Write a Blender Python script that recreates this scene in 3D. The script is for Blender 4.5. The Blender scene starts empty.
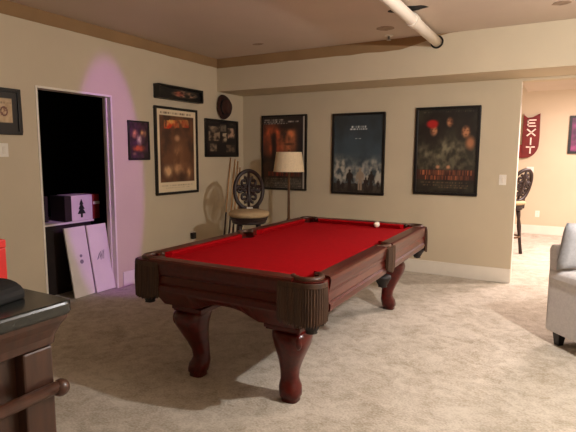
import bpy, bmesh, math, random
from mathutils import Vector, Matrix, noise as mnoise
random.seed(7)
PI = math.pi
C = bpy.context.scene.collection
SC = bpy.context.scene

# ------------------------------------------------------------------ camera
CAM = Vector((4.1481, -6.0298, 1.4411))
F = Vector((-0.48591723, 0.86537934, -0.12248688)); RT = Vector((0.87162998, 0.49013865, 0.00502772)); UP = Vector((-0.06438644, 0.10432018, 0.9924574))
cd = bpy.data.cameras.new('camera'); cam = bpy.data.objects.new('camera', cd); C.objects.link(cam)
m = Matrix((RT, UP, -F)).transposed().to_4x4(); m.translation = CAM
cam.matrix_world = m
cd.sensor_fit = 'HORIZONTAL'; cd.sensor_width = 36; cd.lens = 490.03 / 576 * 36; cd.clip_start = .05
SC.camera = cam

# ------------------------------------------------------------------ world, lights, exposure
w = bpy.data.worlds.new('world'); SC.world = w; w.use_nodes = True
w.node_tree.nodes['Background'].inputs[0].default_value = (.8, .6, .45, 1)
w.node_tree.nodes['Background'].inputs[1].default_value = .02
def light(name, kind, loc, power, col, size=.1, aim=None, **k):
    l = bpy.data.lights.new(name, kind); l.energy = power; l.color = col
    o = bpy.data.objects.new(name, l); C.objects.link(o); o.location = loc
    if kind == 'AREA': l.shape = 'DISK'; l.size = size
    else: l.shadow_soft_size = size
    if aim is not None:
        o.rotation_euler = (Vector(aim) - Vector(loc)).to_track_quat('-Z', 'Y').to_euler()
    for a, b in k.items(): setattr(l, a, b)
    return o
LAMP = (5.1, -3.3, 2.3)
light('pendant_bulb_light', 'POINT', LAMP, 215, (1, .97, .96), .03)
light('far_room_downlight', 'SPOT', (4.75, .7, 2.24), 210, (1, .84, .76), .05, (4.4, .7, 0), spot_size=2.5, spot_blend=.5)
light('far_room_ceiling_light', 'AREA', (5.0, 2.2, 2.66), 200, (1, .80, .77), .9, (4.6, 2.2, 0))
light('rear_fill_light', 'AREA', (5.6, -7.2, 2.5), 3, (1, .76, .57), 1.0, (5, -5, 1))  # unseen soft fill added behind the camera, standing for other room lamps
pl = light('purple_spot_light', 'SPOT', (4.6, -3.0, 2.58), 330, (.52, .09, 1), .02, (0, -2.45, 1.2), spot_size=.56, spot_blend=.35)
pl.scale = (.36, 1, 1)
SC.view_settings.view_transform = 'Standard'; SC.view_settings.look = 'None'
SC.view_settings.gamma = 1; SC.view_settings.use_curve_mapping = False
SC.view_settings.exposure = 0.0

# ------------------------------------------------------------------ materials
def lin(c):
    c = c / 255
    return c / 12.92 if c <= .04045 else ((c + .055) / 1.055) ** 2.4
def rgb(r, g, b): return (lin(r), lin(g), lin(b), 1)
def mat(name, col, rough=.6, metal=0, coat=0, var=.12, vscale=8, bump=0, bscale=200, col2=None, stretch=None, spec=.5, detail=4):
    m = bpy.data.materials.new(name); m.use_nodes = True
    nt = m.node_tree; b = nt.nodes['Principled BSDF']
    b.inputs['Roughness'].default_value = rough; b.inputs['Metallic'].default_value = metal
    b.inputs['Coat Weight'].default_value = coat; b.inputs['Coat Roughness'].default_value = .12
    b.inputs['Specular IOR Level'].default_value = spec
    tc = nt.nodes.new('ShaderNodeTexCoord'); mp = nt.nodes.new('ShaderNodeMapping')
    if stretch: mp.inputs['Scale'].default_value = stretch
    nt.links.new(tc.outputs['Object'], mp.inputs[0])
    n = nt.nodes.new('ShaderNodeTexNoise'); n.inputs['Scale'].default_value = vscale; n.inputs['Detail'].default_value = detail
    nt.links.new(mp.outputs[0], n.inputs['Vector'])
    r = nt.nodes.new('ShaderNodeValToRGB')
    c2 = col2 or tuple(x * (1 - var) for x in col[:3]) + (1,)
    c1 = col if col2 else tuple(min(1, x * (1 + var)) for x in col[:3]) + (1,)
    r.color_ramp.elements[0].position = .35; r.color_ramp.elements[1].position = .65
    r.color_ramp.elements[0].color = c2; r.color_ramp.elements[1].color = c1
    nt.links.new(n.outputs[0], r.inputs[0]); nt.links.new(r.outputs[0], b.inputs['Base Color'])
    if bump:
        n2 = nt.nodes.new('ShaderNodeTexNoise'); n2.inputs['Scale'].default_value = bscale; n2.inputs['Detail'].default_value = 3
        nt.links.new(mp.outputs[0], n2.inputs['Vector'])
        bp = nt.nodes.new('ShaderNodeBump'); bp.inputs['Strength'].default_value = bump; bp.inputs['Distance'].default_value = .01
        nt.links.new(n2.outputs[0], bp.inputs['Height']); nt.links.new(bp.outputs[0], b.inputs['Normal'])
    return m
M = {}
M['wall'] = mat('wall_paint', rgb(204, 189, 161), .85, var=.03, vscale=1.5, bump=.15, bscale=90)
M['ceiling'] = mat('ceiling_plaster', rgb(205, 188, 170), .95, var=.04, vscale=1.2, bump=.3, bscale=60)
M['shade_band'] = mat('painted_shade_band', rgb(150, 118, 80), .9, var=.06, vscale=3)  # brown tone stands for the shade below the ceiling
M['trim'] = mat('white_trim_paint', rgb(228, 220, 205), .5, var=.02)
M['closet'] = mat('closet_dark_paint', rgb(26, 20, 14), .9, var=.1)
M['mahogany'] = mat('mahogany', rgb(76, 14, 8), .28, coat=.15, var=.3, vscale=10, stretch=(3, .6, 3), spec=.35)
M['mahogany_rail'] = mat('mahogany_rail', rgb(74, 20, 12), .3, coat=.12, var=.2, vscale=12, stretch=(4, .5, 4), spec=.4)
M['darkwood'] = mat('dark_walnut', rgb(38, 17, 10), .5, coat=.05, var=.3, vscale=12, stretch=(3, 3, .7))
M['barwood'] = mat('bar_oak', rgb(66, 38, 25), .4, coat=.3, var=.25, vscale=9, stretch=(5, 5, .6))
M['felt'] = mat('red_felt', rgb(160, 2, 13), .95, var=.06, vscale=30, bump=.1, bscale=400, spec=.1)
M['leather'] = mat('brown_leather', rgb(72, 42, 25), .45, var=.25, vscale=30, bump=.2, bscale=120)
M['fringe'] = mat('leather_fringe', rgb(66, 42, 25), .6, var=.3, vscale=40, stretch=(1, 1, .1))
M['pocket'] = mat('pocket_black', rgb(20, 10, 8), .6, var=.1)
M['granite'] = mat('black_granite', rgb(30, 34, 32), .25, coat=.4, var=.5, vscale=120)
M['black'] = mat('black_lacquer', rgb(16, 13, 12), .4, var=.1)
M['blackmatte'] = mat('black_matte', rgb(14, 12, 11), .8, var=.2)
M['pipe'] = mat('white_pvc', rgb(238, 228, 212), .4, var=.02)
M['cream'] = mat('cream_upholstery', rgb(176, 150, 112), .8, var=.08, vscale=20, bump=.15)
M['shade'] = mat('linen_shade', rgb(236, 214, 178), .9, var=.05, vscale=60)
M['bronze'] = mat('bronze', rgb(92, 62, 34), .4, .4, var=.2)
M['sofa'] = mat('grey_sofa_fabric', rgb(214, 210, 208), .9, var=.05, vscale=60, bump=.2, bscale=300)
M['pillow'] = mat('pillow_fabric', rgb(176, 178, 182), .9, var=.08, vscale=50, bump=.2, bscale=300)
M['hat'] = mat('brown_felt_hat', rgb(60, 32, 22), .95, var=.15, vscale=15)
M['ivory'] = mat('ivory_ball', rgb(245, 235, 215), .12, coat=.6, var=.02)
M['maple'] = mat('maple', rgb(186, 134, 80), .35, coat=.3, var=.12, vscale=20, stretch=(4, 4, .4))
M['white'] = mat('white_plastic', rgb(235, 228, 215), .4, var=.02)
M['board'] = mat('white_board', rgb(225, 215, 205), .7, var=.04, vscale=4)
M['carton_brown'] = mat('brown_carton', rgb(34, 21, 14), .8, var=.15)
M['carton_white'] = mat('white_carton', rgb(220, 205, 200), .7, var=.04)
M['maroon'] = mat('maroon_paint', rgb(122, 20, 16), .5, var=.15, vscale=6)
M['exit_red'] = mat('exit_red_paint', rgb(108, 16, 13), .55, var=.15, vscale=8)
M['exit_white'] = mat('exit_lettering', rgb(240, 215, 200), .6, var=.04)
M['red'] = mat('red_card', rgb(205, 22, 14), .5, var=.04)
M['steel'] = mat('steel', rgb(170, 165, 160), .3, .9, var=.05)
M['ink'] = mat('grey_ink', rgb(130, 120, 125), .8, var=.2, vscale=60)
M['darkgreen'] = mat('dark_green_print', rgb(22, 22, 16), .8, var=.1)
M['grey'] = mat('grey_plaster_stain', rgb(158, 136, 115), .95, var=.15, vscale=20)

def carpet():
    m = bpy.data.materials.new('carpet'); m.use_nodes = True; nt = m.node_tree; b = nt.nodes['Principled BSDF']
    b.inputs['Roughness'].default_value = 1; b.inputs['Specular IOR Level'].default_value = .1
    b.inputs['Sheen Weight'].default_value = .2
    tc = nt.nodes.new('ShaderNodeTexCoord')
    def N(s, d, dist=0):
        n = nt.nodes.new('ShaderNodeTexNoise'); n.inputs['Scale'].default_value = s; n.inputs['Detail'].default_value = d
        n.inputs['Distortion'].default_value = dist; nt.links.new(tc.outputs['Object'], n.inputs['Vector']); return n
    a, c, g = N(4.5, 6, 1.2), N(16, 5, .8), N(75, 3)
    r = nt.nodes.new('ShaderNodeValToRGB'); e = r.color_ramp.elements
    e[0].position = .36; e[0].color = rgb(156, 144, 124); e[1].position = .58; e[1].color = rgb(202, 193, 178)
    mx = nt.nodes.new('ShaderNodeMix'); mx.data_type = 'FLOAT'; mx.inputs[0].default_value = .42
    nt.links.new(a.outputs[0], mx.inputs[2]); nt.links.new(c.outputs[0], mx.inputs[3])
    mx2 = nt.nodes.new('ShaderNodeMix'); mx2.data_type = 'FLOAT'; mx2.inputs[0].default_value = .34
    nt.links.new(mx.outputs[0], mx2.inputs[2]); nt.links.new(g.outputs[0], mx2.inputs[3])
    nt.links.new(mx2.outputs[0], r.inputs[0]); nt.links.new(r.outputs[0], b.inputs['Base Color'])
    bp = nt.nodes.new('ShaderNodeBump'); bp.inputs['Strength'].default_value = .6; bp.inputs['Distance'].default_value = .02
    nt.links.new(mx2.outputs[0], bp.inputs['Height']); nt.links.new(bp.outputs[0], b.inputs['Normal'])
    return m
M['carpet'] = carpet()
def printmat():
    m = bpy.data.materials.new('printed_paper'); m.use_nodes = True; nt = m.node_tree; b = nt.nodes['Principled BSDF']
    a = nt.nodes.new('ShaderNodeAttribute'); a.attribute_name = 'print'
    nt.links.new(a.outputs['Color'], b.inputs['Base Color']); b.inputs['Roughness'].default_value = .45
    b.inputs['Coat Weight'].default_value = .15
    return m
M['print'] = printmat()

# ------------------------------------------------------------------ mesh helpers
class MB:
    def __init__(s): s.bm = bmesh.new()
    def box(s, x0, x1, y0, y1, z0, z1, T=None):
        v = [s.bm.verts.new(Vector(p)) for p in ((x0,y0,z0),(x1,y0,z0),(x1,y1,z0),(x0,y1,z0),(x0,y0,z1),(x1,y0,z1),(x1,y1,z1),(x0,y1,z1))]
        for f in ((3,2,1,0),(4,5,6,7),(0,1,5,4),(1,2,6,5),(2,3,7,6),(3,0,4,7)): s.bm.faces.new([v[i] for i in f])
        if T: bmesh.ops.transform(s.bm, matrix=T, verts=v)
        return s
    def loft(s, rings, cap=True, closed=True):
        R = [[s.bm.verts.new(Vector(p)) for p in r] for r in rings]
        n = len(R[0])
        for a, b in zip(R, R[1:]):
            for i in range(n if closed else n - 1):
                j = (i + 1) % n
                s.bm.faces.new((a[i], a[j], b[j], b[i]))
        if cap and closed:
            s.bm.faces.new(list(reversed(R[0]))); s.bm.faces.new(R[-1])
        return s
    def lathe(s, prof, n=24, c=(0, 0, 0), sx=1, sy=1, cap=True):
        return s.loft([[(c[0]+r*math.cos(2*PI*i/n)*sx, c[1]+r*math.sin(2*PI*i/n)*sy, c[2]+z) for i in range(n)] for r, z in prof], cap)
    def tube(s, pts, r, n=8, closed=False):
        pts = [Vector(p) for p in pts]; rings = []; N = len(pts)
        for i, p in enumerate(pts):
            a = pts[(i-1) % N] if (closed or i > 0) else p; b = pts[(i+1) % N] if (closed or i < N-1) else p
            t = (b - a).normalized()
            if i == 0:
                up = Vector((0,0,1)) if abs(t.z) < .9 else Vector((1,0,0)); u = t.cross(up).normalized()
            else: u = (u - t * u.dot(t)).normalized()
            v = t.cross(u); rr = r[i] if isinstance(r, (list, tuple)) else r
            rings.append([p + (u*math.cos(2*PI*k/n) + v*math.sin(2*PI*k/n))*rr for k in range(n)])
        if closed: rings.append(rings[0]); return s.loft(rings, False)
        return s.loft(rings)
    def sphere(s, c, r, n=16, sc=(1,1,1)):
        bmesh.ops.create_uvsphere(s.bm, u_segments=n, v_segments=n//2, radius=1, matrix=Matrix.Translation(c) @ Matrix.Diagonal((r*sc[0], r*sc[1], r*sc[2], 1))); return s
    def prism(s, poly, z0, z1, T=None):   # poly in xy, extruded in z
        a = [s.bm.verts.new((x, y, z0)) for x, y in poly]; b = [s.bm.verts.new((x, y, z1)) for x, y in poly]
        n = len(poly); s.bm.faces.new(list(reversed(a))); s.bm.faces.new(b)
        for i in range(n): j = (i+1) % n; s.bm.faces.new((a[i], a[j], b[j], b[i]))
        if T: bmesh.ops.transform(s.bm, matrix=T, verts=a+b)
        return s
    def build(s, name, mt, parent=None, bevel=0, smooth=False, sub=0, loc=None, rz=0):
        bmesh.ops.remove_doubles(s.bm, verts=s.bm.verts, dist=1e-6)
        bmesh.ops.recalc_face_normals(s.bm, faces=s.bm.faces)
        me = bpy.data.meshes.new(name); s.bm.to_mesh(me); s.bm.free()
        o = bpy.data.objects.new(name, me); C.objects.link(o); me.materials.append(M[mt] if isinstance(mt, str) else mt)
        if smooth: me.polygons.foreach_set('use_smooth', [True]*len(me.polygons))
        if bevel:
            b = o.modifiers.new('b', 'BEVEL'); b.width = bevel; b.segments = 2; b.limit_method = 'ANGLE'; b.angle_limit = .6
            if not smooth: b.harden_normals = False
        if sub:
            q = o.modifiers.new('s', 'SUBSURF'); q.levels = q.render_levels = sub
        if parent: o.parent = parent
        if loc: o.location = loc
        if rz: o.rotation_euler.z = rz
        return o
def tag(o, label=None, cat=None, group=None, kind=None):
    for k, v in (('label', label), ('category', cat), ('group', group), ('kind', kind)):
        if v: o[k] = v
    return o
def empty(name, loc, rz=0, label=None, cat=None, group=None):
    o = bpy.data.objects.new(name, None); C.objects.link(o); o.location = loc; o.rotation_euler.z = rz; o.empty_display_size = .1
    return tag(o, label, cat, group)
def struct(name, mb, mt, **k): return tag(mb.build(name, mt, **k), kind='structure')
def copy_tree(o, parent=None):
    c = o.copy(); C.objects.link(c)
    if parent: c.parent = parent
    for ch in list(o.children): copy_tree(ch, c)
    return c

# ------------------------------------------------------------------ setting
CZ, SZ, SY, WX = 2.714, 2.29, -.61, 3.68
DY0, DY1, DH = -3.247, -2.397, 2.05
struct('floor', MB().box(-2.1, 7.4, -8.3, 4.35, -.1, 0), 'carpet')
struct('ceiling', MB().box(-2.1, 7.4, -8.3, 4.35, CZ, CZ+.1), 'ceiling')
struct('wall_left', MB().box(-.12, 0, -8.2, DY0, 0, CZ).box(-.12, 0, DY1, 0, 0, CZ).box(-.12, 0, DY0, DY1, DH, CZ), 'wall')
struct('wall_back', MB().box(-.12, WX, 0, .15, 0, CZ).box(WX, 7.2, 0, .15, 2.26, CZ), 'wall')
struct('wall_right', MB().box(7.2, 7.32, -8.2, 4.2, 0, CZ), 'wall')
struct('wall_rear', MB().box(-.12, 7.32, -8.32, -8.2, 0, CZ), 'wall')
struct('wall_far', MB().box(1.4, 7.32, 4.2, 4.32, 0, CZ), 'wall')
struct('wall_far_side', MB().box(1.4, 1.5, .15, 4.2, 0, CZ), 'wall')
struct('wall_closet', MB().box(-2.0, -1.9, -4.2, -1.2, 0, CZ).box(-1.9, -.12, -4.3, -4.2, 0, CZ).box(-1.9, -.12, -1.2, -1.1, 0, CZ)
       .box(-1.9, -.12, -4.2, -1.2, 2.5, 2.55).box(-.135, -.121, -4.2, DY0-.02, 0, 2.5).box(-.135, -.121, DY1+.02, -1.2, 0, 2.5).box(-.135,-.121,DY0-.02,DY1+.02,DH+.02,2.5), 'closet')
struct('trim_soffit', MB().box(0, 7.2, SY, 0, SZ, CZ), 'wall')
struct('trim_header', MB().box(3.675, 7.2, .15, 1.0, 2.26, CZ), 'ceiling')
def baseboard(name, a, b, y0, y1, axis):
    mb = MB()
    if axis == 'x': mb.box(a, b, y0, y1, 0, .15); mb.box(a, b, y0 if y1 == 0 or y1 > 3 else y0, y1, .15, .164)
    else: mb.box(y0, y1, a, b, 0, .15); mb.box(y0, y1, a, b, .15, .164)
    return struct(name, mb, 'trim', bevel=.004)
baseboard('baseboard_back', .016, WX, -.016, 0, 'x')
baseboard('baseboard_far', 1.5, 7.2, 4.184, 4.2, 'x')
baseboard('baseboard_left', DY1+.06, -.016, 0, .016, 'y')
baseboard('baseboard_left_front', -8.2, DY0-.06, 0, .016, 'y')
struct('trim_wall_end', MB().box(WX, WX+.004, .0, .15, 0, 2.26), 'trim')
# door opening: thin jamb lining and bead
struct('trim_door', MB().box(-.12, .006, DY0, DY0+.02, 0, DH).box(-.12, .006, DY1-.02, DY1, 0, DH).box(-.12, .006, DY0+.02, DY1-.02, DH-.02, DH)
       .box(-.075, -.05, DY1-.035, DY1-.02, 0, DH-.02), 'trim', bevel=.002)
# ceiling shade painted as a browner strip along the top of the left wall and the soffit, wavy lower edge
def shade_band(name, a, b, axis, zf):
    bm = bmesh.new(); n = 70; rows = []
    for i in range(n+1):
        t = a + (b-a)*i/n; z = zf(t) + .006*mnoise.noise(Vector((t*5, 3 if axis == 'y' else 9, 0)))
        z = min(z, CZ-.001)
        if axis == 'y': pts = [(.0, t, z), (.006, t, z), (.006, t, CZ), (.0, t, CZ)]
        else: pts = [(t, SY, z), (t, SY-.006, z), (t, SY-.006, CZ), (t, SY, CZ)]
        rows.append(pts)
    mb = MB(); mb.loft(rows); return struct(name, mb, 'shade_band')
shade_band('shade_band_left', -8.2, SY-.006, 'y', lambda t: 2.597)
shade_band('shade_band_soffit', 0.006, 3.1, 'x', lambda t: 2.592 + .128*max(0, (t-2.5)/.55))

# ceiling marks, sprinkler, pipe
def blob(cx, cy, rx, ry, seed, n=18):
    return [(cx + rx*math.cos(2*PI*i/n)*(1+.3*mnoise.noise(Vector((i*.7, seed, 0)))), cy + ry*math.sin(2*PI*i/n)*(1+.3*mnoise.noise(Vector((i*.7, seed+9, 0))))) for i in range(n)]
def ceil_mark(cx, cy, rx, ry, mt, seed, name, label, cat, group=None):
    mb = MB().prism(blob(0, 0, rx, ry, seed), -.004, 0)
    return tag(mb.build(name, mt, loc=(cx, cy, CZ)), label, cat, group)
ceil_mark(2.86, -1.64, .17, .075, 'blackmatte', 1, 'ceiling_hole', 'ragged black hole cut in the ceiling above the white pipe', 'hole')
ceil_mark(2.49, -1.1, .09, .08, 'grey', 2, 'plaster_stain', 'brownish plaster stain on the ceiling left of the white pipe', 'stain', 'stains on the ceiling')
ceil_mark(.977, -1.11, .07, .04, 'grey', 3, 'plaster_stain', 'small brown stain on the ceiling towards the left corner of the room', 'stain', 'stains on the ceiling')
ceil_mark(4.04, -1.2, .07, .06, 'grey', 4, 'plaster_stain', 'brown stain on the ceiling at the right edge of the photo', 'stain', 'stains on the ceiling')
sp = empty('fire_sprinkler', (2.43, -.8, CZ), 0, 'small round metal fire sprinkler on the ceiling beside the pipe end', 'sprinkler')
MB().lathe([(.045, 0), (.045, -.006), (.03, -.012)], 20).build('escutcheon', 'white', sp, smooth=True)
MB().lathe([(.012, -.01), (.012, -.045), (.022, -.047), (.024, -.052), (.005, -.055)], 14).build('sprinkler_head', 'steel', sp, smooth=True)
pp = empty('white_pipe', (2.892, SY, 2.634), 0, 'thick white plastic pipe running under the ceiling into the soffit', 'pipe')
MB().tube([(0, .05, 0), (0, -.8, 0), (0, -5.2, 0)], .05, 24).build('pipe_tube', 'pipe', pp, smooth=True)
MB().tube([(0, -.88, 0), (0, -.881, 0), (0, -.99, 0), (0, -.991, 0)], [.05, .059, .059, .05], 24).build('coupling', 'pipe', pp, smooth=False)
MB().loft([[(math.cos(a)*r, y, math.sin(a)*r) for a in [2*PI*i/24 for i in range(24)]] for r, y in ((.052, -.001), (.068, -.001), (.066, -.008), (.052, -.008))], False).build('escutcheon_ring', 'black', pp)

# ------------------------------------------------------------------ pool table
PT = empty('pool_table', (2.414, -2.61, 0), .012, 'mahogany pool table with a red cloth and leather fringed corner pockets', 'pool table')
W2, L2, ZT = .66, 1.225, .80
# slate bed / cloth with pocket notches
pr = .062
def arc(cx, cy, r, a0, a1, n=8): return [(cx+r*math.cos(math.radians(a0+(a1-a0)*i/n)), cy+r*math.sin(math.radians(a0+(a1-a0)*i/n))) for i in range(n+1)]
a, b = W2-.095, L2-.095
pc = (W2-.115, L2-.115); ps = W2-.085
def corner(sx, sy, a0, a1):
    return arc(sx*pc[0], sy*pc[1], pr, a0, a1)
cloth = corner(1, -1, 200, 70) + arc(ps, 0, pr, 255, 105) + corner(1, 1, 290, 160) + corner(-1, 1, 20, -110) + arc(-ps, 0, pr, 75, -75) + corner(-1, -1, 110, -20)
MB().prism(cloth, .735, .757).build('cloth_bed', 'felt', PT)
prof_rail = [(0, .60), (.004, .612), (.004, .64), (-.008, .65), (-.004, .658), (-.012, .70), (-.004, .708), (-.004, .722), (.0, .735), (.006, .775), (.002, .792), (-.012, .80), (-.094, .797), (-.094, .60)]
prof_cush = [(-.094, .797), (-.132, .795), (-.14, .788), (-.12, .758), (-.094, .758)]
def extr(prof, p0, p1, out, m0=0, m1=0):
    """profile (u outward, z) swept from p0 to p1; m0,m1 mitre the inner side back by that factor"""
    p0, p1, out = Vector(p0), Vector(p1), Vector(out); d = (p1-p0).normalized()
    r0 = [p0 + out*u + d*(-u*m0) + Vector((0,0,z)) for u, z in prof]; r1 = [p1 + out*u + d*(u*m1) + Vector((0,0,z)) for u, z in prof]
    return [r0, r1]
segs = [((W2, -L2+.155, 0), (W2, -.075, 0), (1,0,0)), ((W2, .075, 0), (W2, L2-.155, 0), (1,0,0)),
        ((-W2, -L2+.155, 0), (-W2, -.075, 0), (-1,0,0)), ((-W2, .075, 0), (-W2, L2-.155, 0), (-1,0,0)),
        ((-W2+.155, -L2, 0), (W2-.155, -L2, 0), (0,-1,0)), ((-W2+.155, L2, 0), (W2-.155, L2, 0), (0,1,0))]
for p0, p1, o in segs:
    MB().loft(extr(prof_rail, p0, p1, o)).build('rail', 'mahogany_rail', PT)
    MB().loft(extr(prof_cush, p0, p1, o, .6, .6)).build('cushion', 'felt', PT)
# wood behind the corners and the side pockets (rail backing)
for sx in (-1, 1):
    for sy in (-1, 1):
        cx, cy = sx*(W2-.09), sy*(L2-.09); R = .085; a0 = {(1,1): 0, (-1,1): 90, (-1,-1): 180, (1,-1): 270}[(sx, sy)]
        outer = [(cx+R*math.cos(math.radians(a0+t*9)), cy+R*math.sin(math.radians(a0+t*9))) for t in range(11)]
        fr_in = [(sx*pc[0]+pr*math.cos(math.radians(a0+t*18-45)), sy*pc[1]+pr*math.sin(math.radians(a0+t*18-45))) for t in range(11)]
        s1 = (sx*(W2-.155), sy*(L2-.005)); s2 = (sx*(W2-.005), sy*(L2-.155))
        ends = [s2, s1] if sx*sy > 0 else [s1, s2]
        MB().prism([ends[0]] + outer + [ends[1]] + fr_in[::-1], .61, .785).build('corner_block', 'mahogany', PT)
    MB().box(min(sx*(W2-.022), sx*(W2-.004)), max(sx*(W2-.022), sx*(W2-.004)), -.075, .075, .61, .785).build('side_block', 'mahogany', PT)
# cabinet: tapered body with arched lower edge
def cab_ring(hx, hy, zf, n=16):
    r = []
    cs = [(-hx,-hy),(hx,-hy),(hx,hy),(-hx,hy)]
    for k in range(4):
        (x0,y0),(x1,y1) = cs[k], cs[(k+1)%4]
        for i in range(n):
            t = i/n; q = zf(t, k % 2); r.append((x0+(x1-x0)*t, y0+(y1-y0)*t, q))
    return r
def arch(t, long):
    s = abs(t-.5)*2; e = .72 if long else .45
    if s > e: return 0
    q = s/e; return .055*(1-q**2.6)
cab = MB()
cab.loft([cab_ring(W2-.02, L2-.03, lambda t, l: .612), cab_ring(W2-.11, L2-.045, lambda t, l: .605), cab_ring(W2-.125, L2-.055, lambda t, l: .585), cab_ring(W2-.185, L2-.10, lambda t, l: .488+arch(t, l)),
          cab_ring(W2-.215, L2-.13, lambda t, l: .486+arch(t, l)), cab_ring(W2-.215, L2-.13, lambda t, l: .60)], False)
cab.build('cabinet', 'mahogany', PT)
MB().box(-W2+.05, W2-.05, -L2+.05, L2-.05, .60, .735).build('frame', 'mahogany', PT)
# legs
def leg_mb(sx, sy):
    mb = MB(); sec = [(.452,.092,.02),(.44,.105,.025),(.41,.108,.034),(.36,.098,.036),(.30,.08,.022),(.24,.064,.004),(.18,.053,-.012),(.13,.05,-.018),(.105,.056,-.014),(.085,.062,-.006),(.05,.062,.002),(.03,.06,.004),(.02,.05,.004),(0,.052,.004)]
    rings = []
    for z, hw, off in sec:
        r = []
        for i in range(20):
            t = 2*PI*i/20; c, s_ = math.cos(t), math.sin(t)
            q = (abs(c)**3.2 + abs(s_)**3.2) ** (-1/3.2)
            r.append((sx*off*.75 + hw*c*q, sy*off*.75 + hw*s_*q, z))
        rings.append(r)
    mb.loft(rings)
    return mb
for sx in (-1, 1):
    for sy in (-1, 1):
        lg = leg_mb(sx, sy).build('leg', 'mahogany', PT, smooth=True, loc=(sx*.345 + .03 - sy*.01, sy*1.0, 0))
        MB().box(-.118, .118, -.118, .118, .462, .487).box(-.11, .11, -.11, .11, .45, .465).build('leg_cap', 'mahogany', lg, bevel=.006)
        MB().sphere((sx*.098, sy*.098, .40), .03, 14, (.8,.8,1.5)).build('carved_scroll', 'mahogany', lg, smooth=True)
# pockets
def pocket(sx, sy, side):
    nm = 'pocket'
    if side:
        cx, cy = sx*ps, 0; a0 = 0 if sx > 0 else 180; span = 95
    else:
        cx, cy = sx*pc[0], sy*pc[1]; a0 = {(1,1): 45, (-1,1): 135, (-1,-1): 225, (1,-1): 315}[(sx, sy)]; span = 130
    o = MB(); n = 20
    rings = [[(pr*1.0*math.cos(2*PI*i/n)*k, pr*math.sin(2*PI*i/n)*k, z) for i in range(n)] for k, z in ((.98, .745), (.98, .66), (.8, .61), (.1, .605))]
    o.loft(rings, False)
    p = o.build(nm, 'pocket', PT, smooth=True, loc=(cx, cy, 0))
    # leather lip
    pts = [((pr+.016)*math.cos(math.radians(a0-span+2*span*i/16)), (pr+.016)*math.sin(math.radians(a0-span+2*span*i/16)), .79) for i in range(17)]
    MB().tube(pts, [.01]+[.017]*15+[.01], 10).build('leather_lip', 'leather', p, smooth=True)
    return p, a0
def shield(p, sx, sy):
    # leather skirt wrapping the corner, ribbed like fringe
    R = .085; path = []
    c0 = Vector((sx*(W2-R), sy*(L2-R), 0)) - Vector((sx*pc[0], sy*pc[1], 0))
    a0 = {(1,1): 0, (-1,1): 90, (-1,-1): 180, (1,-1): 270}[(sx, sy)]
    N = 90; t0 = math.radians(a0)
    pts = []
    ea, eb = (.02, .15) if sx*sy > 0 else (.15, .02)
    tot = ea + eb + R*PI/2
    for i in range(N+1):
        s_ = tot*i/N
        if s_ < ea: q = c0 + Vector((math.cos(t0), math.sin(t0), 0))*R + Vector((-math.sin(t0), math.cos(t0), 0))*(s_-ea); nn = Vector((math.cos(t0), math.sin(t0), 0))
        elif s_ > tot-eb:
            t1 = t0+PI/2; q = c0 + Vector((math.cos(t1), math.sin(t1), 0))*R + Vector((-math.sin(t1), math.cos(t1), 0))*(s_-tot+eb); nn = Vector((math.cos(t1), math.sin(t1), 0))
        else:
            tt = t0 + (s_-ea)/R; nn = Vector((math.cos(tt), math.sin(tt), 0)); q = c0 + nn*R
        pts.append((q, nn, s_))
    rows = []
    for q, nn, s_ in pts:
        rib = .5+.5*math.cos(2*PI*s_/ (tot/22))
        d = .006 + .005*rib; edge = min(s_, tot-s_)
        zb = .575 - .012*rib*0 - .02*random.random()*(rib > .4) - .02*math.sin(PI*s_/tot)
        rows.append([q+nn*.004+Vector((0,0,.782)), q+nn*.008+Vector((0,0,.778)), q+nn*.011+Vector((0,0,.758)), q+nn*d+Vector((0,0,.75)), q+nn*(d+.004)+Vector((0,0,.66)), q+nn*(d+.002)+Vector((0,0,zb)), q+nn*.002+Vector((0,0,zb)), q-nn*.004+Vector((0,0,.70))])
    MB().loft(rows).build('leather_fringe', 'fringe', p)
def drop(p, sx, sy, side):
    MB().lathe([(.012, .615), (.06, .612), (.062, .59), (.05, .575), (.045, .56), (.03, .535), (.034, .528), (.012, .52)], 14, (0, 0, 0)).build('pocket_cup', 'pocket', p, smooth=True, loc=((sx*.04, 0, -.045) if side else (sx*.04, sy*.03, -.035)))
for sx in (-1, 1):
    for sy in (-1, 1):
        p, _ = pocket(sx, sy, False); shield(p, sx, sy); drop(p, sx, sy, False)
    p, _ = pocket(sx, 0, True)
    x = sx*(W2 - ps)
    mb = MB(); rows = []
    for i in range(31):
        t = -1+2*i/30; y = t*.085; rib = .5+.5*math.cos(2*PI*i/30*9); dx = sx*(.016+.01*(1-t*t)+.004*rib)
        rows.append([(x, y, .786), (x+dx, y, .782), (x+dx*1.1, y, .70), (x+dx, y, .60+.03*abs(t)-.008*rib), (x, y, .60+.03*abs(t))])
    mb.loft(rows).build('leather_fringe', 'fringe', p); drop(p, sx, 0, True)
ball = tag(MB().sphere((0, 0, 0), .029, 24).build('cue_ball', 'ivory', smooth=True, loc=(2.61, -1.55, .7572+.0302)), 'white cue ball on the red cloth near the far rail', 'ball')

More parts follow.
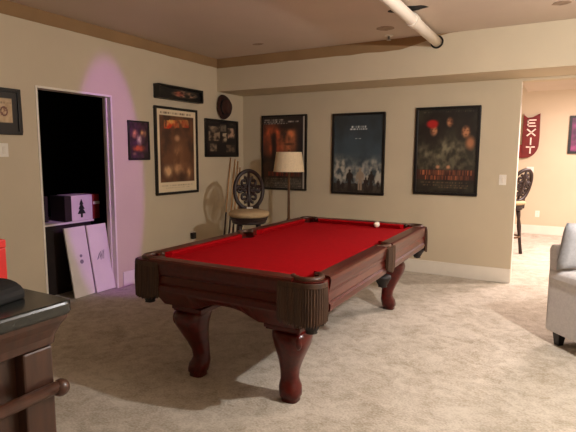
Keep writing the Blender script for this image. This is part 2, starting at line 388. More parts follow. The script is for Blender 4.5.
# ------------------------------------------------------------------ bar stools
def stool(loc, rz, label, name='bar_stool'):
    t = empty(name, loc, rz, label, 'bar stool', 'bar stools')
    MB().lathe([(.02,.735),(.235,.735),(.262,.75),(.268,.775),(.25,.80),(.18,.815),(.05,.82),(.001,.82)], 32).build('seat', 'cream', t, smooth=True)
    MB().lathe([(.02,.66),(.21,.66),(.225,.67),(.225,.69),(.24,.70),(.25,.735),(.02,.735)], 32).build('seat_frame', 'darkwood', t)
    for k in range(4):
        q = PI/4 + k*PI/2; c, s_ = math.cos(q), math.sin(q)
        pts = [(c*r, s_*r, z) for r, z in ((.165,.665),(.175,.58),(.18,.52),(.19,.42),(.2,.3),(.215,.16),(.235,.0))]
        MB().tube(pts, [.034,.03,.022,.032,.024,.022,.026], 12).build('leg', 'darkwood', t, smooth=True)
    ring = [(math.cos(2*PI*i/32)*.205, math.sin(2*PI*i/32)*.205, .26) for i in range(32)]
    MB().tube(ring, .014, 8, closed=True).build('foot_ring', 'bronze', t, smooth=True)
    # back: reclined oval frame with carved scroll lattice
    rec = .32
    def bp(x, h): # h measured from z=.78 up along the back; back bows around the sitter
        return (x, .20 + rec*h*.9 - .9*x*x*1.2 + .0, .78 + h)
    oval = [bp(.19*math.cos(2*PI*i/36), .25 + .225*math.sin(2*PI*i/36)) for i in range(36)]
    bk = MB().tube(oval, .026, 8, closed=True)
    bk.build('back_frame', 'darkwood', t, smooth=True)
    lat = MB()
    def scroll(cx, ch, r, turns, d, ph):
        pts = []
        for i in range(26):
            f = i/25; rr = r*(1-.8*f); an = ph + d*turns*2*PI*f
            pts.append(bp(cx+rr*math.cos(an), ch+rr*math.sin(an)))
        lat.tube(pts, [.02]*24+[.022,.022], 6)
    for sx in (-1, 1):
        scroll(sx*.065, .34, .06, 1.2, sx, PI/2); scroll(sx*.065, .16, .06, 1.2, -sx, -PI/2); scroll(sx*.125, .25, .05, 1.2, sx, PI if sx < 0 else 0); scroll(sx*.05, .25, .035, 1, -sx, 0)
    lat.tube([bp(0, .03), bp(0, .14), bp(0, .25), bp(0, .36), bp(0, .47)], [.016, .022, .03, .022, .016], 8)
    lat.tube([bp(-.2, .25), bp(0, .25), bp(.2, .25)], .012, 6)
    lat.build('carved_splat', 'darkwood', t, smooth=True)
    for sx in (-1, 1): MB().tube([(sx*.12, .2, .69), (sx*.125, .2, .78), bp(sx*.12, .08)], .018, 8).build('back_post', 'darkwood', t, smooth=True)
    return t
st = stool((.99, -1.33, 0), .6, 'dark carved bar stool with cream seat in the corner beyond the pool table')
st.scale = (.88, .88, 1)
stool((3.42, 1.93, 0), -2.25, 'dark carved bar stool seen sideways through the opening below the EXIT sign')
tag(MB().box(-.035, .035, -.02, .02, 0, .016).build('white_block', 'white', bevel=.003, loc=(.94, -1.24, .8175), rz=.5), 'small white block lying on the cream seat of the corner bar stool', 'block')  # plain white block laid on the seat

# ------------------------------------------------------------------ cues leaning in the corner
for i, (yb, xb, yt, zt, lb) in enumerate([(-.66, .09, -.33, 1.42, 'pool cue leaning on the left wall, leftmost of the four'),
        (-.60, .13, -.22, 1.40, 'pool cue second from the left of four leaning in the corner'),
        (-.57, .18, -.15, 1.37, 'pool cue third from the left of four leaning in the corner'),
        (-.50, .21, -.10, 1.28, 'shortest pool cue, nearest the bar stool back in the corner')]):
    B = Vector((xb, yb, .015)); T = Vector((.012, yt, zt)); d = (T-B)
    q = empty('pool_cue', (xb, yb, 0), 0, lb, 'pool cue', 'pool cues in the corner')
    L = lambda f: Vector((0, 0, .015)) + d*f
    MB().tube([L(.45), L(.99)], [.011, .007], 10).build('cue_shaft', 'maple', q, smooth=True)
    MB().tube([L(0), L(.02), L(.45)], [.016, .018, .0115], 10).build('cue_butt', 'darkwood', q, smooth=True)
    MB().tube([L(.99), L(1.0)], [.007, .006], 10).build('cue_tip', 'white', q)

# ------------------------------------------------------------------ floor lamp
fl = empty('floor_lamp', (.975, -.36, 0), 0, 'floor lamp with a cream drum shade standing before the leftmost back wall poster', 'lamp')
MB().lathe([(.15,0),(.15,.015),(.13,.025),(.05,.035),(.02,.06)], 28).build('base', 'bronze', fl, smooth=True)
MB().lathe([(.019,.03),(.019,.55),(.03,.56),(.03,.60),(.019,.61),(.016,1.3),(.02,1.31),(.02,1.36),(.008,1.37),(.006,1.5),(.012,1.51),(.002,1.525)], 14).build('pole', 'bronze', fl, smooth=True)
MB().loft([[(r*math.cos(2*PI*i/36), r*math.sin(2*PI*i/36), z) for i in range(36)] for r, z in ((.205,1.23),(.168,1.487),(.164,1.487),(.201,1.23),(.205,1.23))], False).build('lamp_shade', 'shade', fl, smooth=False)
MB().box(-.166, .166, -.004, .004, 1.478, 1.484).box(-.004, .004, -.166, .166, 1.478, 1.484).build('shade_spider', 'bronze', fl)

# ------------------------------------------------------------------ framed pictures
def nz(x, y, s, k=0): return mnoise.fractal(Vector((x*s, y*s, k)), 1.0, 2.0, 4)
def mixc(a, b, t): t = max(0, min(1, t)); return tuple(a[i]+(b[i]-a[i])*t for i in range(3))
def ell(u, v, cx, cy, rx, ry, soft=.3):
    d = math.hypot((u-cx)/rx, (v-cy)/ry); return max(0, min(1, (1+soft-d)/(2*soft)))
def picture(name, wall, c0, c1, z0, z1, fw, depth, fn, label, nu=44, nv=66, cat='poster', matw=0, fmat='black'):
    """wall 'back': c = x range; wall 'left': c = y range"""
    cw, ch = (c1-c0)/2, (z1-z0)/2
    loc = ((c0+c1)/2, 0, (z0+z1)/2) if wall == 'back' else (0, (c0+c1)/2, (z0+z1)/2)
    if wall == 'far': loc = ((c0+c1)/2, 4.2, (z0+z1)/2)
    t = empty(name, loc, PI/2 if wall == 'left' else 0, label, cat)
    mb = MB()
    mb.box(-cw, cw, -depth, 0, ch-fw, ch).box(-cw, cw, -depth, 0, -ch, -ch+fw).box(-cw, -cw+fw, -depth, 0, -ch+fw, ch-fw).box(cw-fw, cw, -depth, 0, -ch+fw, ch-fw)
    mb.build('frame', fmat, t, bevel=.003)
    iw, ih = cw-fw, ch-fw; y = -depth*.55
    vs = []; cols = []
    for j in range(nv+1):
        for i in range(nu+1):
            u, v = i/nu, j/nv; vs.append((-iw+2*iw*u, y, -ih+2*ih*v)); cols.append(fn(u, v))
    fs = [(j*(nu+1)+i, j*(nu+1)+i+1, (j+1)*(nu+1)+i+1, (j+1)*(nu+1)+i) for j in range(nv) for i in range(nu)]
    n0 = len(vs)
    for vv in ((-iw, -.002, -ih), (iw, -.002, -ih), (iw, -.002, ih), (-iw, -.002, ih)): vs.append(vv); cols.append((20, 15, 10))
    A, B_, C_, D_ = 0, nu, (nv+1)*(nu+1)-1, nv*(nu+1)
    fs += [(n0+3, n0+2, n0+1, n0)]
    me = bpy.data.meshes.new('print'); me.from_pydata(vs, [], fs)
    at = me.color_attributes.new('print', 'FLOAT_COLOR', 'POINT')
    for k, c in enumerate(cols): at.data[k].color = (lin(max(0, min(255, c[0]))), lin(max(0, min(255, c[1]))), lin(max(0, min(255, c[2]))), 1)
    me.materials.append(M['print']); o = bpy.data.objects.new('print', me); C.objects.link(o); o.parent = t
    return t
def textrow(u, v, v0, h, seed, u0=.1, u1=.9, dens=.5):
    if abs(v-v0) > h or u < u0 or u > u1: return 0
    return max(0, min(1, (mnoise.noise(Vector((u*70, v0*50, seed+.3)))+dens-.15)*1.2))
def f_western(u, v):   # tall adventure style poster: cream sheet, brown picture
    cream = (232, 212, 176)
    if u < .07 or u > .94 or v < .12 or v > .93:
        c = cream
        c = mixc(c, (60, 40, 30), textrow(u, v, .955, .012, 1, .1, .92, .35)*1.2)
        return mixc(c, (130, 105, 80), .5*(textrow(u, v, .08, .008, 2)+textrow(u, v, .05, .008, 3, .2, .8)))
    n = nz(u, v, 6, 1); c = mixc((112, 72, 46), (72, 46, 33), .5+n)
    c = mixc(c, (176, 120, 76), ell(u, v, .55, .42, .2, .26, .5)*.55*(.7+n))
    c = mixc(c, (210, 160, 116), ell(u, v, .5, .66, .06, .035, .5)*.8)
    c = mixc(c, (214, 168, 120), ell(u, v, .26, .26, .1, .08, .6)*(.5+n)); c = mixc(c, (210, 156, 106), ell(u, v, .76, .24, .12, .09, .6)*(.5+n))
    c = mixc(c, (200, 150, 106), ell(u, v, .5, .36, .08, .16, .5)*(.5+n*1.5))
    c = mixc(c, (48, 28, 20), ell(u, v, .6, .18, .12, .06, .6)*.6)
    # slanted orange brush-stroke heading
    vv = v - (.82 + .05*(u-.2))
    if .18 < u < .82 and abs(vv) < .05: c = mixc(c, mixc((214, 60, 24), (236, 170, 90), (vv+.05)/.1 + nz(u, v, 12)), max(0, min(1, .75+1.6*nz(u, v, 9, 4)))*(1 if u < .45 else .65))
    return c
def f_warm(u, v):      # dark poster with an orange glow and grey small print
    n = nz(u, v, 5, 7); c = mixc((70, 46, 36), (34, 26, 26), .5+n)
    c = mixc(c, (226, 104, 58), ell(u, v, .26, .7, .28, .2, .6)*(.75+n))
    c = mixc(c, (232, 136, 84), ell(u, v, .64, .68, .19, .16, .5)*(.8+n))
    c = mixc(c, (60, 34, 26), ell(u, v, .62, .62, .1, .015, .6)*.8); c = mixc(c, (34, 22, 22), ell(u, v, .27, .52, .06, .26, .4)*.9)
    c = mixc(c, (34, 30, 34), ell(u, v, .98, .7, .16, .3, .4)*.9); c = mixc(c, (44, 30, 26), ell(u, v, .6, .87, .3, .05, .6))
    c = mixc(c, (196, 60, 36), textrow(u, v, .2, .035, 5, .12, .92, .45)*.85)
    if v < .14: c = mixc((66, 58, 50), (160, 146, 126), textrow(u, v, .03+.025*round((v-.03)/.025), .009, 6+round(v*40), .05, .92, .35)*.8)
    if v > .90: c = mixc((44, 36, 34), (215, 205, 192), textrow(u, v, .96, .01, 8, .03, .5, .5)+textrow(u, v, .93, .01, 9, .03, .85, .45)+textrow(u, v, .905, .006, 10, .03, .6, .45))
    if u > .955: c = (205, 198, 186)
    return c
def person(c, u, v, cx, base, h, col):
    w_ = h*.17
    m_ = max(ell(u, v, cx, base+h*.93, w_*.55, h*.07, .15), ell(u, v, cx, base+h*.66, w_*1.15, h*.22, .12))
    for sx in (-1, 1):
        if abs(u-(cx+sx*w_*(.3+.5*(base+h*.5-v)/h))) < w_*.38 and base < v < base+h*.5: m_ = 1
        if abs(u-(cx+sx*(w_*1.1+.3*(base+h*.8-v)*.5))) < w_*.28 and base+h*.4 < v < base+h*.8: m_ = 1
    return mixc(c, col, m_)
def f_sky(u, v):       # slate sky, clouds, row of small figures
    n = nz(u, v, 4, 11); n2 = nz(u, v, 9, 12); c = mixc((44, 52, 56), (60, 76, 86), 1-abs(v-.5)*1.8+n*.5)
    cl = ell(u, v, .12, .3, .24, .13, .7)+ell(u, v, .9, .26, .26, .14, .7)+.8*ell(u, v, .5, .24, .5, .13, .7)
    c = mixc(c, (178, 172, 158), cl*(.55+1.3*n2)); c = mixc(c, (126, 128, 124), .5*ell(u, v, .5, .34, .6, .1, .9)*(.6+n))
    if v < .1+.03*n: c = mixc((70, 62, 54), (40, 34, 30), .5+n2*1.5)
    for cx, h, k in ((.1, .14, 0), (.2, .11, 0), (.34, .27, 0), (.56, .29, 1), (.68, .17, 0), (.79, .25, 0), (.93, .13, 0)):
        c = person(c, u, v, cx, .03, h, (150, 132, 112) if k else (40, 30, 27))
    c = mixc(c, (224, 230, 228), textrow(u, v, .85, .009, 12, .36, .66, .6)); c = mixc(c, (224, 230, 228), textrow(u, v, .822, .007, 13, .30, .68, .6)); c = mixc(c, (200, 208, 206), textrow(u, v, .7, .006, 14, .45, .56, .7))
    return c
def f_dark(u, v):      # dark olive poster with three vague portraits and rust lettering
    n = nz(u, v, 5, 21); n2 = nz(u, v, 12, 22); c = mixc((52, 48, 36), (24, 20, 16), .5+n)
    c = mixc(c, (128, 120, 94), ell(u, v, .45, .49, .44, .15, .8)*(.6+n+.8*n2)); c = mixc(c, (100, 94, 72), ell(u, v, .5, .33, .42, .09, .7)*(.4+1.4*n2))
    c = mixc(c, (30, 22, 18), ell(u, v, .24, .74, .19, .17, .4)*.9); c = mixc(c, (34, 26, 20), ell(u, v, .8, .76, .13, .13, .4)*.85); c = mixc(c, (30, 24, 20), ell(u, v, .55, .87, .11, .1, .4)*.85)
    for cx, cy, q in ((.28, .755, 1.05), (.55, .85, .9), (.82, .73, 1.1)):
        c = mixc(c, mixc((196, 134, 92), (96, 58, 38), .45+1.2*nz(u, v, 16, cx*9)+(u-cx)*4), ell(u, v, cx, cy, .06*q, .06*q, .35)*.95)
        c = mixc(c, (60, 34, 24), (ell(u, v, cx-.025, cy+.012, .014, .006, .5)+ell(u, v, cx+.025, cy+.012, .014, .006, .5)+ell(u, v, cx, cy-.03, .02, .005, .5))*.7)
    c = mixc(c, (176, 26, 24), ell(u, v, .25, .83, .1, .05, .3)); c = mixc(c, (190, 122, 82), ell(u, v, .9, .6, .07, .07, .5)*.85)
    c = mixc(c, (200, 140, 100), ell(u, v, .37, .31, .03, .02, .5)); c = mixc(c, (200, 140, 100), ell(u, v, .55, .31, .03, .02, .5))
    if .15 < v < .28: c = mixc(mixc(c, (84, 30, 20), .5), (206, 120, 76), textrow(u, v, .24, .03, 23, .06, .95, .3)+textrow(u, v, .18, .022, 24, .15, .9, .3))
    if .04 < v < .14: c = mixc(c, (140, 110, 80), .7*(textrow(u, v, .12, .01, 25, .08, .9, .4)+textrow(u, v, .09, .01, 26, .1, .9, .4)+textrow(u, v, .06, .008, 29, .4, .9, .5)))
    if v > .95: c = mixc(c, (150, 132, 104), textrow(u, v, .97, .006, 27, .05, .95, .1)*.6)
    return c
def f_small(u, v):
    n = nz(u, v, 6, 31); c = mixc((74, 36, 62), (40, 22, 26), .5+n+(.5-v)*.5)
    c = mixc(c, (225, 150, 104), ell(u, v, .28, .68, .14, .1, .6)*(.7+n)); c = mixc(c, (228, 164, 110), ell(u, v, .74, .7, .13, .1, .6)*(.7+n))
    c = mixc(c, (235, 206, 180), ell(u, v, .52, .5, .12, .13, .5)*(.8+n)); c = mixc(c, (190, 84, 44), ell(u, v, .5, .28, .3, .08, .5)*(.8+n)); c = mixc(c, (150, 110, 84), ell(u, v, .24, .13, .08, .04, .5)*.8)
    return c
def f_collage(u, v):
    c = (26, 20, 18)
    for (a0, a1, b0, b1, k, cc) in ((.06, .42, .42, .86, 1, (150, 130, 104)), (.5, .66, .38, .66, 2, (190, 172, 140)), (.44, .64, .72, .92, 5, (110, 100, 84)), (.68, .94, .52, .84, 3, (186, 150, 124)), (.1, .32, .1, .32, 4, (140, 124, 100)), (.64, .94, .08, .3, 6, (120, 96, 74))):
        if a0 < u < a1 and b0 < v < b1: c = mixc(cc, (50, 40, 32), .45+1.3*nz(u, v, 9, k))
    return c
def f_long(u, v):
    c = (20, 18, 16); n = nz(u, v, 8, 41)
    c = mixc(c, (215, 165, 130), ell(u, v, .62, .5, .26, .3, .35)*(.65+1.6*n)); c = mixc(c, (150, 50, 34), ell(u, v, .48, .5, .1, .25, .5)*.6); c = mixc(c, (24, 16, 14), ell(u, v, .66, .45, .07, .22, .5)*.8)
    return c
def f_paper(u, v):
    e = .14+.02*mnoise.noise(Vector((u*30, v*30, 5)))
    if u < .1 or u > .84 or v < .19+e*.2 or v > .83: return (18, 15, 12)
    c = mixc((206, 178, 140), (180, 150, 112), .5+nz(u, v, 5, 51)); d = math.hypot((u-.58), (v-.5)*.95)
    c = mixc(c, (96, 40, 28), 1 if .08 < d < .12 else (.6 if d < .09 and nz(u, v, 20) > 0 else 0)); c = mixc(c, (110, 80, 60), textrow(u, v, .72, .02, 52, .2, .8, .2))
    return c
picture('framed_poster', 'back', .335, 1.056, .96, 2.0, .025, .03, f_warm, 'framed poster with orange glow behind the cream floor lamp shade', 80, 110)
picture('framed_poster', 'back', 1.44, 2.16, .94, 1.99, .03, .03, f_sky, 'framed slate blue poster with clouds and small figures, middle of the back wall', 84, 120)
picture('framed_poster', 'back', 2.54, 3.28, .98, 2.02, .032, .03, f_dark, 'framed dark olive poster with red patch, rightmost on the back wall', 84, 120)
picture('framed_poster', 'left', -1.809, -1.06, .967, 2.005, .03, .03, f_western, 'tall framed brown poster with cream margins on the left wall', 80, 120)
picture('framed_poster', 'left', -2.2, -1.893, 1.383, 1.813, .018, .02, f_small, 'small framed poster with purple tint right of the dark doorway', 28, 42)
picture('photo_collage_frame', 'left', -.896, -.16, 1.418, 1.921, .03, .03, f_collage, 'wide black frame of small photos under the brown hat', 56, 44, 'picture frame')
picture('shadow_box', 'left', -1.797, -1.012, 2.09, 2.25, .022, .09, f_long, 'long narrow black box frame above the tall brown poster', 50, 20, 'picture frame')
picture('framed_document', 'left', -3.74, -3.40, 1.605, 1.992, .03, .03, f_paper, 'black framed paper with a brown seal at the left edge of the photo', 44, 44, 'picture frame')
def f_pink(u, v): return mixc((150, 60, 110), (70, 30, 60), .5+nz(u, v, 4, 61))
picture('framed_poster', 'far', 4.175, 5.0, 1.50, 2.17, .04, .03, f_pink, 'black framed magenta poster on the far room wall at the right edge', 30, 30)

# ------------------------------------------------------------------ hat on the wall
ht = empty('fedora_hat', (0, -.50, 2.095), PI/2, 'brown felt hat hanging on the left wall above the photo collage', 'hat')
ht.scale = (.92, 1, 1.03)
def hat_ring(r, d, wob=0, n=40, sx=1, pinch=0):
    out = []
    for i in range(n):
        t = 2*PI*i/n; rr = r*(1+wob*math.cos(2*t)); x = rr*math.cos(t)*sx*.98; z = rr*math.sin(t)
        if pinch: x *= 1-pinch*max(0, math.sin(t))**2
        out.append((x, -d - (.018*math.cos(2*t) if wob else 0)*1.0, z))
    return out
MB().loft([hat_ring(.05, .022), hat_ring(.165, .028, .04), hat_ring(.168, .034, .04), hat_ring(.10, .035), hat_ring(.09, .10, 0, 40, .95, .12), hat_ring(.075, .125, 0, 40, .9, .2), hat_ring(.04, .118, 0, 40, .8, .2), hat_ring(.01, .11, 0, 40, .8)], True).build('hat_body', 'hat', ht, smooth=True)
MB().loft([hat_ring(.103, .037), hat_ring(.101, .06), hat_ring(.096, .06), hat_ring(.097, .037), hat_ring(.103, .037)], False).build('hat_band', 'blackmatte', ht, smooth=True)
MB().tube([(0, 0, .0), (0, -.03, .0)], .005, 8).build('wall_hook', 'bronze', ht)

# ------------------------------------------------------------------ switches, outlets
def plate(name, loc, rz, w_, h_, label, cat, kind='switch'):
    t = empty(name, loc, rz, label, cat)
    MB().box(-w_/2, w_/2, -.006, 0, -h_/2, h_/2).build('cover_plate', 'white', t, bevel=.002)
    if kind == 'switch': MB().box(-.012, .012, -.012, -.006, -.03, .03).build('rocker', 'trim', t, bevel=.002)
    else:
        for s_ in (-1, 1): MB().lathe([(.016, 0), (.016, .003), (.001, .0031)], 16).build('socket', 'trim', t, loc=(0, -.006, s_*.022)).rotation_euler.x = PI/2
    return t
plate('light_switch', (3.545, 0, 1.18), 0, .075, .115, 'white light switch on the back wall right of the olive poster', 'switch')
plate('light_switch', (0, -3.565, 1.475), PI/2, .08, .115, 'white light switch below the framed paper at the left edge', 'switch')
plate('power_outlet', (0, -1.15, .40), PI/2, .075, .12, 'white power outlet low on the left wall with adapters plugged in', 'outlet', 'outlet')
ad = tag(MB().box(-.035, .03, -.055, -.0095, -.035, .045).build('power_adapter', 'black', bevel=.005, loc=(0, -1.185, .405), rz=PI/2), 'black power adapter plugged into the low outlet on the left wall', 'adapter')
plate('power_outlet', (3.755, 4.2, .38), 0, .075, .12, 'white power outlet low on the far room wall', 'outlet', 'outlet')
tm = empty('thermostat', (3.585, 4.2, 1.20), 0, 'small white thermostat box under the EXIT sign', 'thermostat')
MB().box(-.06, .06, -.03, 0, -.055, .055).build('housing', 'white', tm, bevel=.005); MB().box(-.03, .03, -.032, -.03, -.01, .03).build('display', 'board', tm)

# ------------------------------------------------------------------ EXIT sign
ex = empty('exit_sign', (3.58, 4.2, 1.8), 0, 'dark red EXIT sign with notched top on the far room wall', 'sign')
outl = [(-.155, .44), (-.14, .40), (-.08, .355), (.0, .365), (.12, .43)] + [(.125, .2), (.13, 0), (.125, -.12)] + [(.125-.22*(1-math.cos(t)), -.12-.26*math.sin(t)) for t in [PI/2*i/8 for i in range(1, 9)]] + [(-.16, -.385), (-.16, 0)]
Tx = Matrix.Rotation(PI/2, 4, 'X')
MB().prism(outl, .015, .055, Tx).build('sign_panel', 'exit_red', ex, bevel=.006)
MB().box(-.255, -.155, -.05, 0, -.385, -.14).build('mounting_bracket', 'maroon', ex, bevel=.004)
MB().box(-.12, .08, -.015, 0, -.2, .3).build('back_plate', 'maroon', ex)
def stroke(pts, w_, z0):
    mb = MB()
    for (x0, y0), (x1, y1) in pts:
        d = Vector((x1-x0, y1-y0)); l = d.length; an = math.atan2(d.y, d.x)
        mb.box(-w_/2, l+w_/2, -w_/2, w_/2, .055, .062, Tx @ Matrix.Translation((x0, y0+z0, 0)) @ Matrix.Rotation(an, 4, 'Z'))
    return mb
lw, lh, sw = .062, .055, .024
cx = -.012
for ch, z0 in (('E', .255), ('X', .085), ('I', -.075), ('T', -.235)):
    P = {'E': [((cx-lw,-lh),(cx-lw,lh)),((cx-lw,lh),(cx+lw,lh)),((cx-lw,0),(cx+lw*.7,0)),((cx-lw,-lh),(cx+lw,-lh))],
         'X': [((cx-lw,-lh),(cx+lw,lh)),((cx-lw,lh),(cx+lw,-lh))], 'I': [((cx,-lh),(cx,lh))], 'T': [((cx-lw,lh),(cx+lw,lh)),((cx,lh),(cx,-lh))]}[ch]
    stroke(P, sw, z0).build('letter_' + ch.lower(), 'exit_white', ex)

# ------------------------------------------------------------------ closet contents
cb = empty('storage_cabinet', (-.62, -2.76, 0), 0, 'dark low cabinet with a pale top edge inside the dark doorway', 'cabinet')
MB().box(-.28, .28, -.3, .30, .0, .72).build('cabinet_body', 'carton_brown', cb, bevel=.004)
MB().box(-.3, .3, -.32, .34, .72, .74).build('cabinet_top', 'board', cb, bevel=.003)
MB().box(.28, .288, -.27, -.01, .06, .68).box(.28, .288, .01, .27, .06, .68).build('cabinet_door', 'carton_brown', cb, bevel=.003)
tb = empty('tree_carton', (-.46, -2.56, .7405), 0, 'white carton printed with a dark fir tree on the closet cabinet', 'box')
MB().box(-.12, .12, -.12, .14, 0, .27).build('carton_body', 'carton_white', tb, bevel=.003)
MB().box(-.121, .1205, .1405, .235, 0, .268).build('carton_end', 'maroon', tb, bevel=.003); MB().box(-.12, .1205, -.20, -.1205, 0, .268).build('carton_end', 'carton_brown', tb, bevel=.003)
tr = [(-.012,.03),(.012,.03),(.012,.07),(.05,.07),(.022,.12),(.038,.12),(.014,.17),(.026,.17),(0,.23),(-.026,.17),(-.014,.17),(-.038,.12),(-.022,.12),(-.05,.07),(-.012,.07)]
Ty = Matrix(((0,0,1,0),(1,0,0,0),(0,1,0,0),(0,0,0,1)))
MB().prism(tr, .1205, .1225, Ty).build('printed_tree', 'darkgreen', tb)
MB().box(.121, .1225, .15, .235, .16, .19).build('printed_stripe', 'carton_white', tb)
dc = empty('brown_carton', (-.60, -2.94, .7405), 0, 'dark brown carton at the left on the closet cabinet', 'box')
MB().box(-.13, .10, -.12, .10, 0, .27).build('carton_body', 'carton_brown', dc, bevel=.003); MB().box(-.13, .101, -.03, .02, .27, .2715).build('packing_tape', 'leather', dc)
for k, (yc, wd, nm, lb) in enumerate([(-2.795, .25, 'a', 'left of two white boards leaning in the doorway, with small dark round prints'), (-2.54, .25, 'b', 'right of two white boards leaning in the doorway, with a dark scribbled print')]):
    x0 = .0 if k == 0 else .012
    t = empty('leaning_board', (x0-.03, yc, 0), 0, lb, 'board', 'white boards in the doorway')
    t.rotation_euler = (0, -.17, .03)
    MB().box(-.018, 0, -wd/2, wd/2, .01, .72).build('panel', 'board', t, bevel=.003)
    if k == 0:
        for yy, zz, r in ((.02, .42, .016), (.02, .36, .022)): MB().prism(arc(yy, zz, r, 0, 345, 12), .0003, .0015, Ty).build('round_print', 'ink', t)
    else:
        mb = MB()
        for q in range(7): mb.tube([(.001, -.05+q*.011+random.uniform(-.01,.01), .34+random.uniform(0,.05)), (.001, -.02+q*.011, .43+random.uniform(-.02,.02))], .003, 5)
        mb.build('scribble_print', 'ink', t)
lp = empty('leaning_pole', (-1.25, -2.45, 0), 0, 'dark pole leaning in the back of the dark closet', 'pole')
MB().tube([(0, .25, 0), (-.3, 0, 2.0)], .02, 10).build('shaft', 'darkwood', lp, smooth=True); MB().sphere((0, .25, .02), .026, 10).build('end_cap', 'black', lp, smooth=True)

# ------------------------------------------------------------------ bar counter
BC = empty('bar_counter', (3.005, -5.18, 0), 0, 'dark oak bar counter with black stone top at the lower left', 'bar counter')
def rrect(x0, x1, y0, y1, r):
    return arc(x1-r, y1-r, r, 0, 90, 6) + arc(x0+r, y1-r, r, 90, 180, 6) + arc(x0+r, y0+r, r, 180, 270, 6) + arc(x1-r, y0+r, r, 270, 360, 6)
MB().prism(rrect(-.62, 0, -2.2, 0, .03), 1.012, 1.05).build('stone_top', 'granite', BC, bevel=.008)
def rr3(g, z): return [(x, y, z) for x, y in rrect(-.62+g, -g, -2.2+g, -g, .03)]
MB().loft([rr3(.006, 1.012), rr3(.008, 1.0), rr3(.02, .98), rr3(.03, .955), rr3(.032, .935), rr3(.045, .928)], True).build('cornice', 'barwood', BC, smooth=False)
MB().box(-.53, -.07, -2.1, -.08, 0, .935).build('counter_body', 'barwood', BC, bevel=.003)
for sy in (0, -.9, -1.8):
    MB().box(-.11, -.035, -.135+sy, -.05+sy, 0, .93).box(-.12, -.027, -.145+sy, -.042+sy, 0, .1).build('corner_post', 'barwood', BC, bevel=.006)
for y1 in (-.20, -1.10):
    y0 = y1-.62
    MB().box(-.07, -.058, y0, y1, .12, .78).build('front_panel', 'darkwood', BC, bevel=.01)
rl = MB().tube([(-.018, -.055, .815), (-.018, -2.05, .815)], .017, 12).build('moulding_rail', 'barwood', BC, smooth=True)
MB().sphere((-.018, -.045, .81), .024, 16).build('rail_finial', 'barwood', rl, smooth=True)
bx = empty('black_domed_case', (2.825, -5.31, 1.05), .2, 'black case with a rounded lid on the bar counter', 'case')
pr_ = [(-.07, 0), (.07, 0)] + [(.07*math.cos(t), .015+.036*math.sin(t)) for t in [PI*i/10 for i in range(11)]]
MB().prism(pr_, -.055, .055, Matrix.Rotation(PI/2, 4, 'X')).build('case_body', 'blackmatte', bx, bevel=.006)
MB().box(-.02, .02, -.063, -.0555, .012, .025).build('clasp', 'bronze', bx)
rb = empty('red_carton', (2.655, -5.215, 1.05), 0, 'red carton standing upright on the bar counter at the left edge', 'carton')
MB().box(-.06, .06, -.025, .025, 0, .115).build('carton_body', 'red', rb, bevel=.003); MB().box(-.061, .061, -.026, .026, .1155, .14).build('carton_lid', 'red', rb, bevel=.003)

# ------------------------------------------------------------------ sofa
def cushion(name, mt, parent, loc, size, rot=(0,0,0), puff=.3):
    mb = MB(); n = 12; sx, sy, sz = size
    for sgn in (1, -1):
        rows = []
        for j in range(n+1):
            r = []
            for i in range(n+1):
                u, v = -1+2*i/n, -1+2*j/n; th = sy/2*(max(0, (1-u**4)*(1-v**4)))**puff
                pin = 1-.06*(1-abs(v))*(1 if abs(u) > .9 else 0); r.append((u*sx/2*(1-.05*(1-v*v)*abs(u)), sgn*th, v*sz/2*(1-.05*(1-u*u)*abs(v))))
            rows.append(r)
        mb.loft(rows, False, False)
    o = mb.build(name, mt, parent, smooth=True, loc=loc); o.rotation_euler = rot; return o
SA = math.atan2(-.74, .67)
SF = empty('sofa', (4.075, -1.80, 0), 0, 'light grey fabric sofa with dark tapered feet at the right edge', 'sofa')
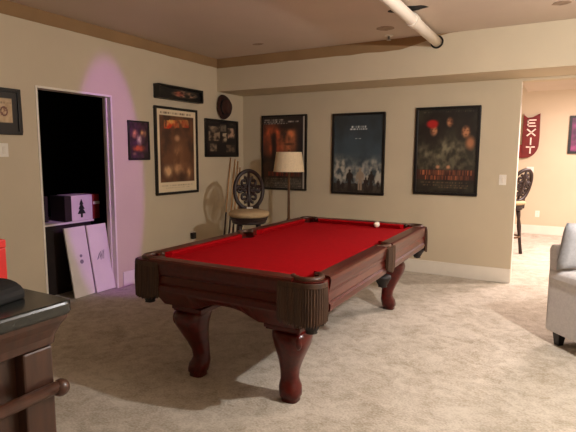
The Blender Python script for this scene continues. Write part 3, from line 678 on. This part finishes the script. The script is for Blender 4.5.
# local frame: +x along the visible side (towards the front), +y away along the length
SF.rotation_euler.z = SA
D, LN, AW = .86, 1.55, .2
def arm(y0):
    pr = [(y0+.01, .10), (y0+.01, .48), (y0+.0, .52), (y0+.002, .565), (y0+.03, .59), (y0+AW-.03, .59), (y0+AW, .565), (y0+AW, .10)]
    return MB().loft([[(x, y, z) for y, z in pr] for x in (.02, D)])
for y0 in (0, LN-AW): arm(y0).build('arm', 'sofa', SF, bevel=.015)
MB().box(.02, D-.02, AW, LN-AW, .10, .30).build('sofa_base', 'sofa', SF, bevel=.01)
bk = [(.0, .10), (.0, .60), (-.01, .74), (.01, .775), (.045, .775), (.06, .74), (.11, .50), (.2, .30), (.2, .10)]
MB().loft([[(x, y, z) for x, z in bk] for y in (.02, LN-.02)]).build('sofa_back', 'sofa', SF, bevel=.015)
for k in range(2):
    yy = AW + (LN-2*AW)*(k+.5)/2
    MB().box(.205, D-.01, yy-.28, yy+.28, .30, .46).build('seat_cushion', 'sofa', SF, bevel=.03)
for fx in (.10, D-.08):
    for fy in (.07, LN-.09):
        MB().loft([[(fx-a_, fy-a_, z), (fx+a_, fy-a_, z), (fx+a_, fy+a_, z), (fx-a_, fy+a_, z)] for a_, z in ((.022, 0), (.034, .105))]).build('foot', 'black', SF)
import mathutils
def toworld(x, y, z): 
    c, s_ = math.cos(SA), math.sin(SA); return (4.075+c*x-s_*y, -1.80+s_*x+c*y, z)
tp = cushion('throw_pillow', 'pillow', None, toworld(.165, .13, .785), (.32, .12, .37), (.18, 0, SA+PI/2), .45)
tag(tp, 'grey throw pillow leaning on the sofa back', 'pillow')

# ------------------------------------------------------------------ pendant lamp holder (outside the picture, carries the main light)
pd = empty('pendant_lamp', (LAMP[0], LAMP[1], CZ), 0, 'bare bulb pendant lamp hanging from the ceiling right of the pool table', 'lamp')
MB().lathe([(.06, 0), (.06, -.015), (.02, -.03)], 20).build('ceiling_rose', 'white', pd, smooth=True)
MB().tube([(0, 0, -.02), (0, 0, -.32)], .004, 6).build('cord', 'black', pd)
MB().lathe([(.012, -.31), (.02, -.315), (.02, -.355), (.015, -.36)], 14).build('socket', 'black', pd)
